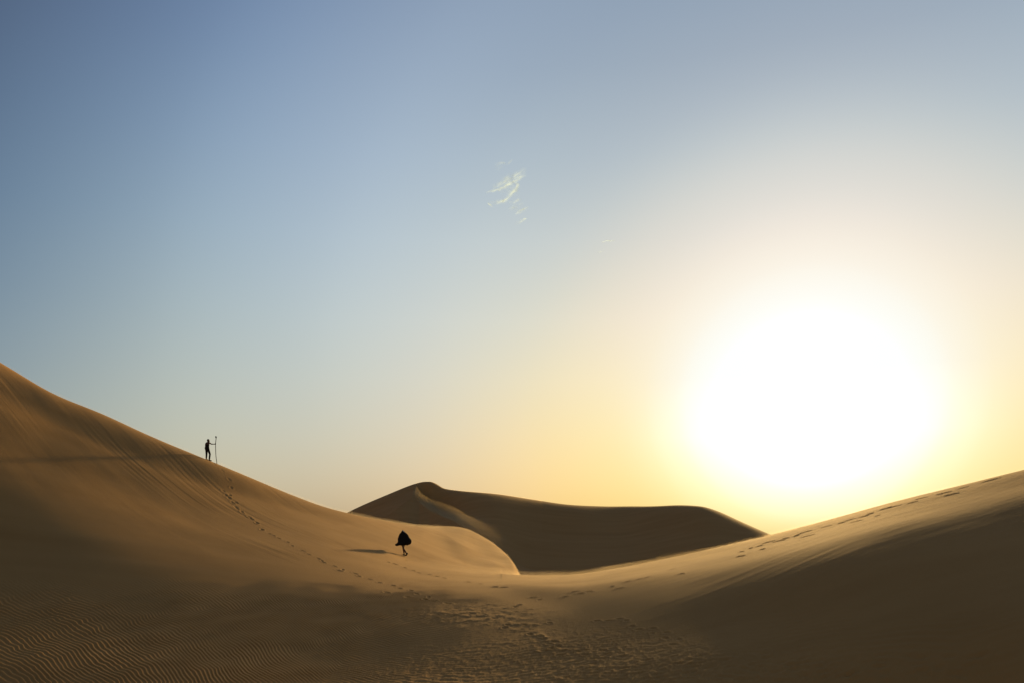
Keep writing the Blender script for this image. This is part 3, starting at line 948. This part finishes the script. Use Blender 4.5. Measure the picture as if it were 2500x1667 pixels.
def cloud(label, streaks, dist, seed, box):
    """one undulating layer of vapour; its thickness follows the feathery streaks and fades to nothing"""
    x0, x1, y0, y1 = box
    gx_ = np.linspace(x0, x1, int((x1 - x0) / 3.2)); gy_ = np.linspace(y0, y1, int((y1 - y0) / 3.2))
    QX, QY = np.meshgrid(gx_, gy_)
    wx_ = QX + 9 * fbm(QX * .014, QY * .02, 3, seed); wy_ = QY + 9 * fbm(QX * .012, QY * .02, 3, seed + 7)
    T = np.zeros_like(QX)
    for path, wd, al, n in streaks:
        best = np.full_like(QX, 1e9); par = np.zeros_like(QX)
        pts = np.array(path, float)
        for k_ in range(len(pts) - 1):
            a_, b_ = pts[k_], pts[k_ + 1]
            e = b_ - a_
            u = np.clip(((wx_ - a_[0]) * e[0] + (wy_ - a_[1]) * e[1]) / (e @ e), 0, 1)
            dd = np.hypot(wx_ - a_[0] - u * e[0], wy_ - a_[1] - u * e[1])
            m = dd < best
            best = np.where(m, dd, best); par = np.where(m, (k_ + u) / (len(pts) - 1), par)
        d_ = pts[-1] - pts[0]; an = math.atan2(d_[1], d_[0])
        ru = QX * math.cos(an) + QY * math.sin(an); rv = -QX * math.sin(an) + QY * math.cos(an)
        fib = np.clip(.62 + .75 * fbm(ru * .013, rv * .085, 3, seed + 31 + int(wd)), 0, 1.5)
        T = T + al * 2.7 * np.exp(-(best / (wd * .55)) ** 2) * fib * np.clip(.25 + 1.1 * np.sin(np.pi * np.clip(par, .03, .97)), 0, 1)
    T = np.clip(T, 0, .8)
    edge = np.minimum.reduce([QX - x0, x1 - QX, QY - y0, y1 - QY])
    T *= sstep(0, 14, edge)
    Y3 = dist + 25 * fbm(QX * .006, QY * .006, 2, seed + 3) + (QY - y0) * .4
    X3 = (1160 + QX / 5.81 - 1250) / F * dist; Z3 = CZ + (HZ - 370 - QY / 5.81) / F * dist
    nr, nc = QX.shape
    idx = np.arange(nr * nc).reshape(nr, nc)
    q = np.stack([idx[:-1, :-1], idx[:-1, 1:], idx[1:, 1:], idx[1:, :-1]], -1).reshape(-1, 4)
    keep = T.ravel()[q].max(1) > .012
    q = q[keep]
    used = np.unique(q)
    rm = np.full(nr * nc, -1); rm[used] = np.arange(len(used))
    co = np.stack([X3, Y3, Z3], -1).reshape(-1, 3)[used]
    me = bpy.data.meshes.new('cloud')
    me.from_pydata(co.tolist(), [], rm[q].tolist())
    at_ = me.attributes.new('thickness', 'FLOAT', 'POINT')
    at_.data.foreach_set('value', T.ravel()[used].astype(np.float32))
    me.materials.append(CM)
    me.polygons.foreach_set('use_smooth', np.ones(len(me.polygons), dtype=bool))
    o = bpy.data.objects.new('cloud', me)
    COL.objects.link(o)
    o['label'] = label; o['category'] = 'cloud'
    o['group'] = 'white wisps of cloud in the clear sky'
    return o


cloud('largest wisp of white cloud, a ragged zigzag of feathery streaks high in the sky', [
    ([(160, 490), (340, 458), (470, 415), (540, 395)], 22, .30, 14), ([(270, 432), (420, 370), (560, 305), (690, 260)], 52, .22, 22), ([(430, 410), (560, 360), (705, 310)], 30, .25, 16),
    ([(545, 360), (605, 410), (600, 455), (540, 500)], 30, .26, 16), ([(320, 600), (440, 555), (520, 500), (600, 465)], 34, .34, 22), ([(165, 615), (205, 640), (240, 650)], 12, .4, 6),
    ([(200, 622), (330, 590), (440, 580)], 34, .10, 10), ([(380, 470), (520, 440), (600, 520)], 80, .07, 10), ([(490, 605), (560, 600), (650, 580)], 22, .16, 8), ([(490, 665), (600, 650), (660, 620)], 40, .12, 10),
    ([(580, 722), (660, 690), (745, 658)], 24, .28, 12), ([(570, 835), (660, 810), (740, 785)], 22, .16, 8), ([(690, 790), (740, 787)], 8, .4, 3)], 6000, 3, (100, 820, 210, 880))
cloud('faint small smear of white cloud just above the largest wisp', [
    ([(285, 165), (390, 140), (440, 150)], 26, .12, 10), ([(470, 140), (525, 120)], 18, .16, 6), ([(280, 200), (380, 185)], 24, .05, 6)], 6200, 8, (0, 580, 60, 235))
cloud('short thin streak of white cloud low towards the bright sun', [
    ([(1805, 1278), (1880, 1275), (1990, 1265)], 9, .45, 8), ([(1740, 1380), (1840, 1370)], 16, .10, 5)], 6100, 11, (1700, 2060, 1230, 1420))
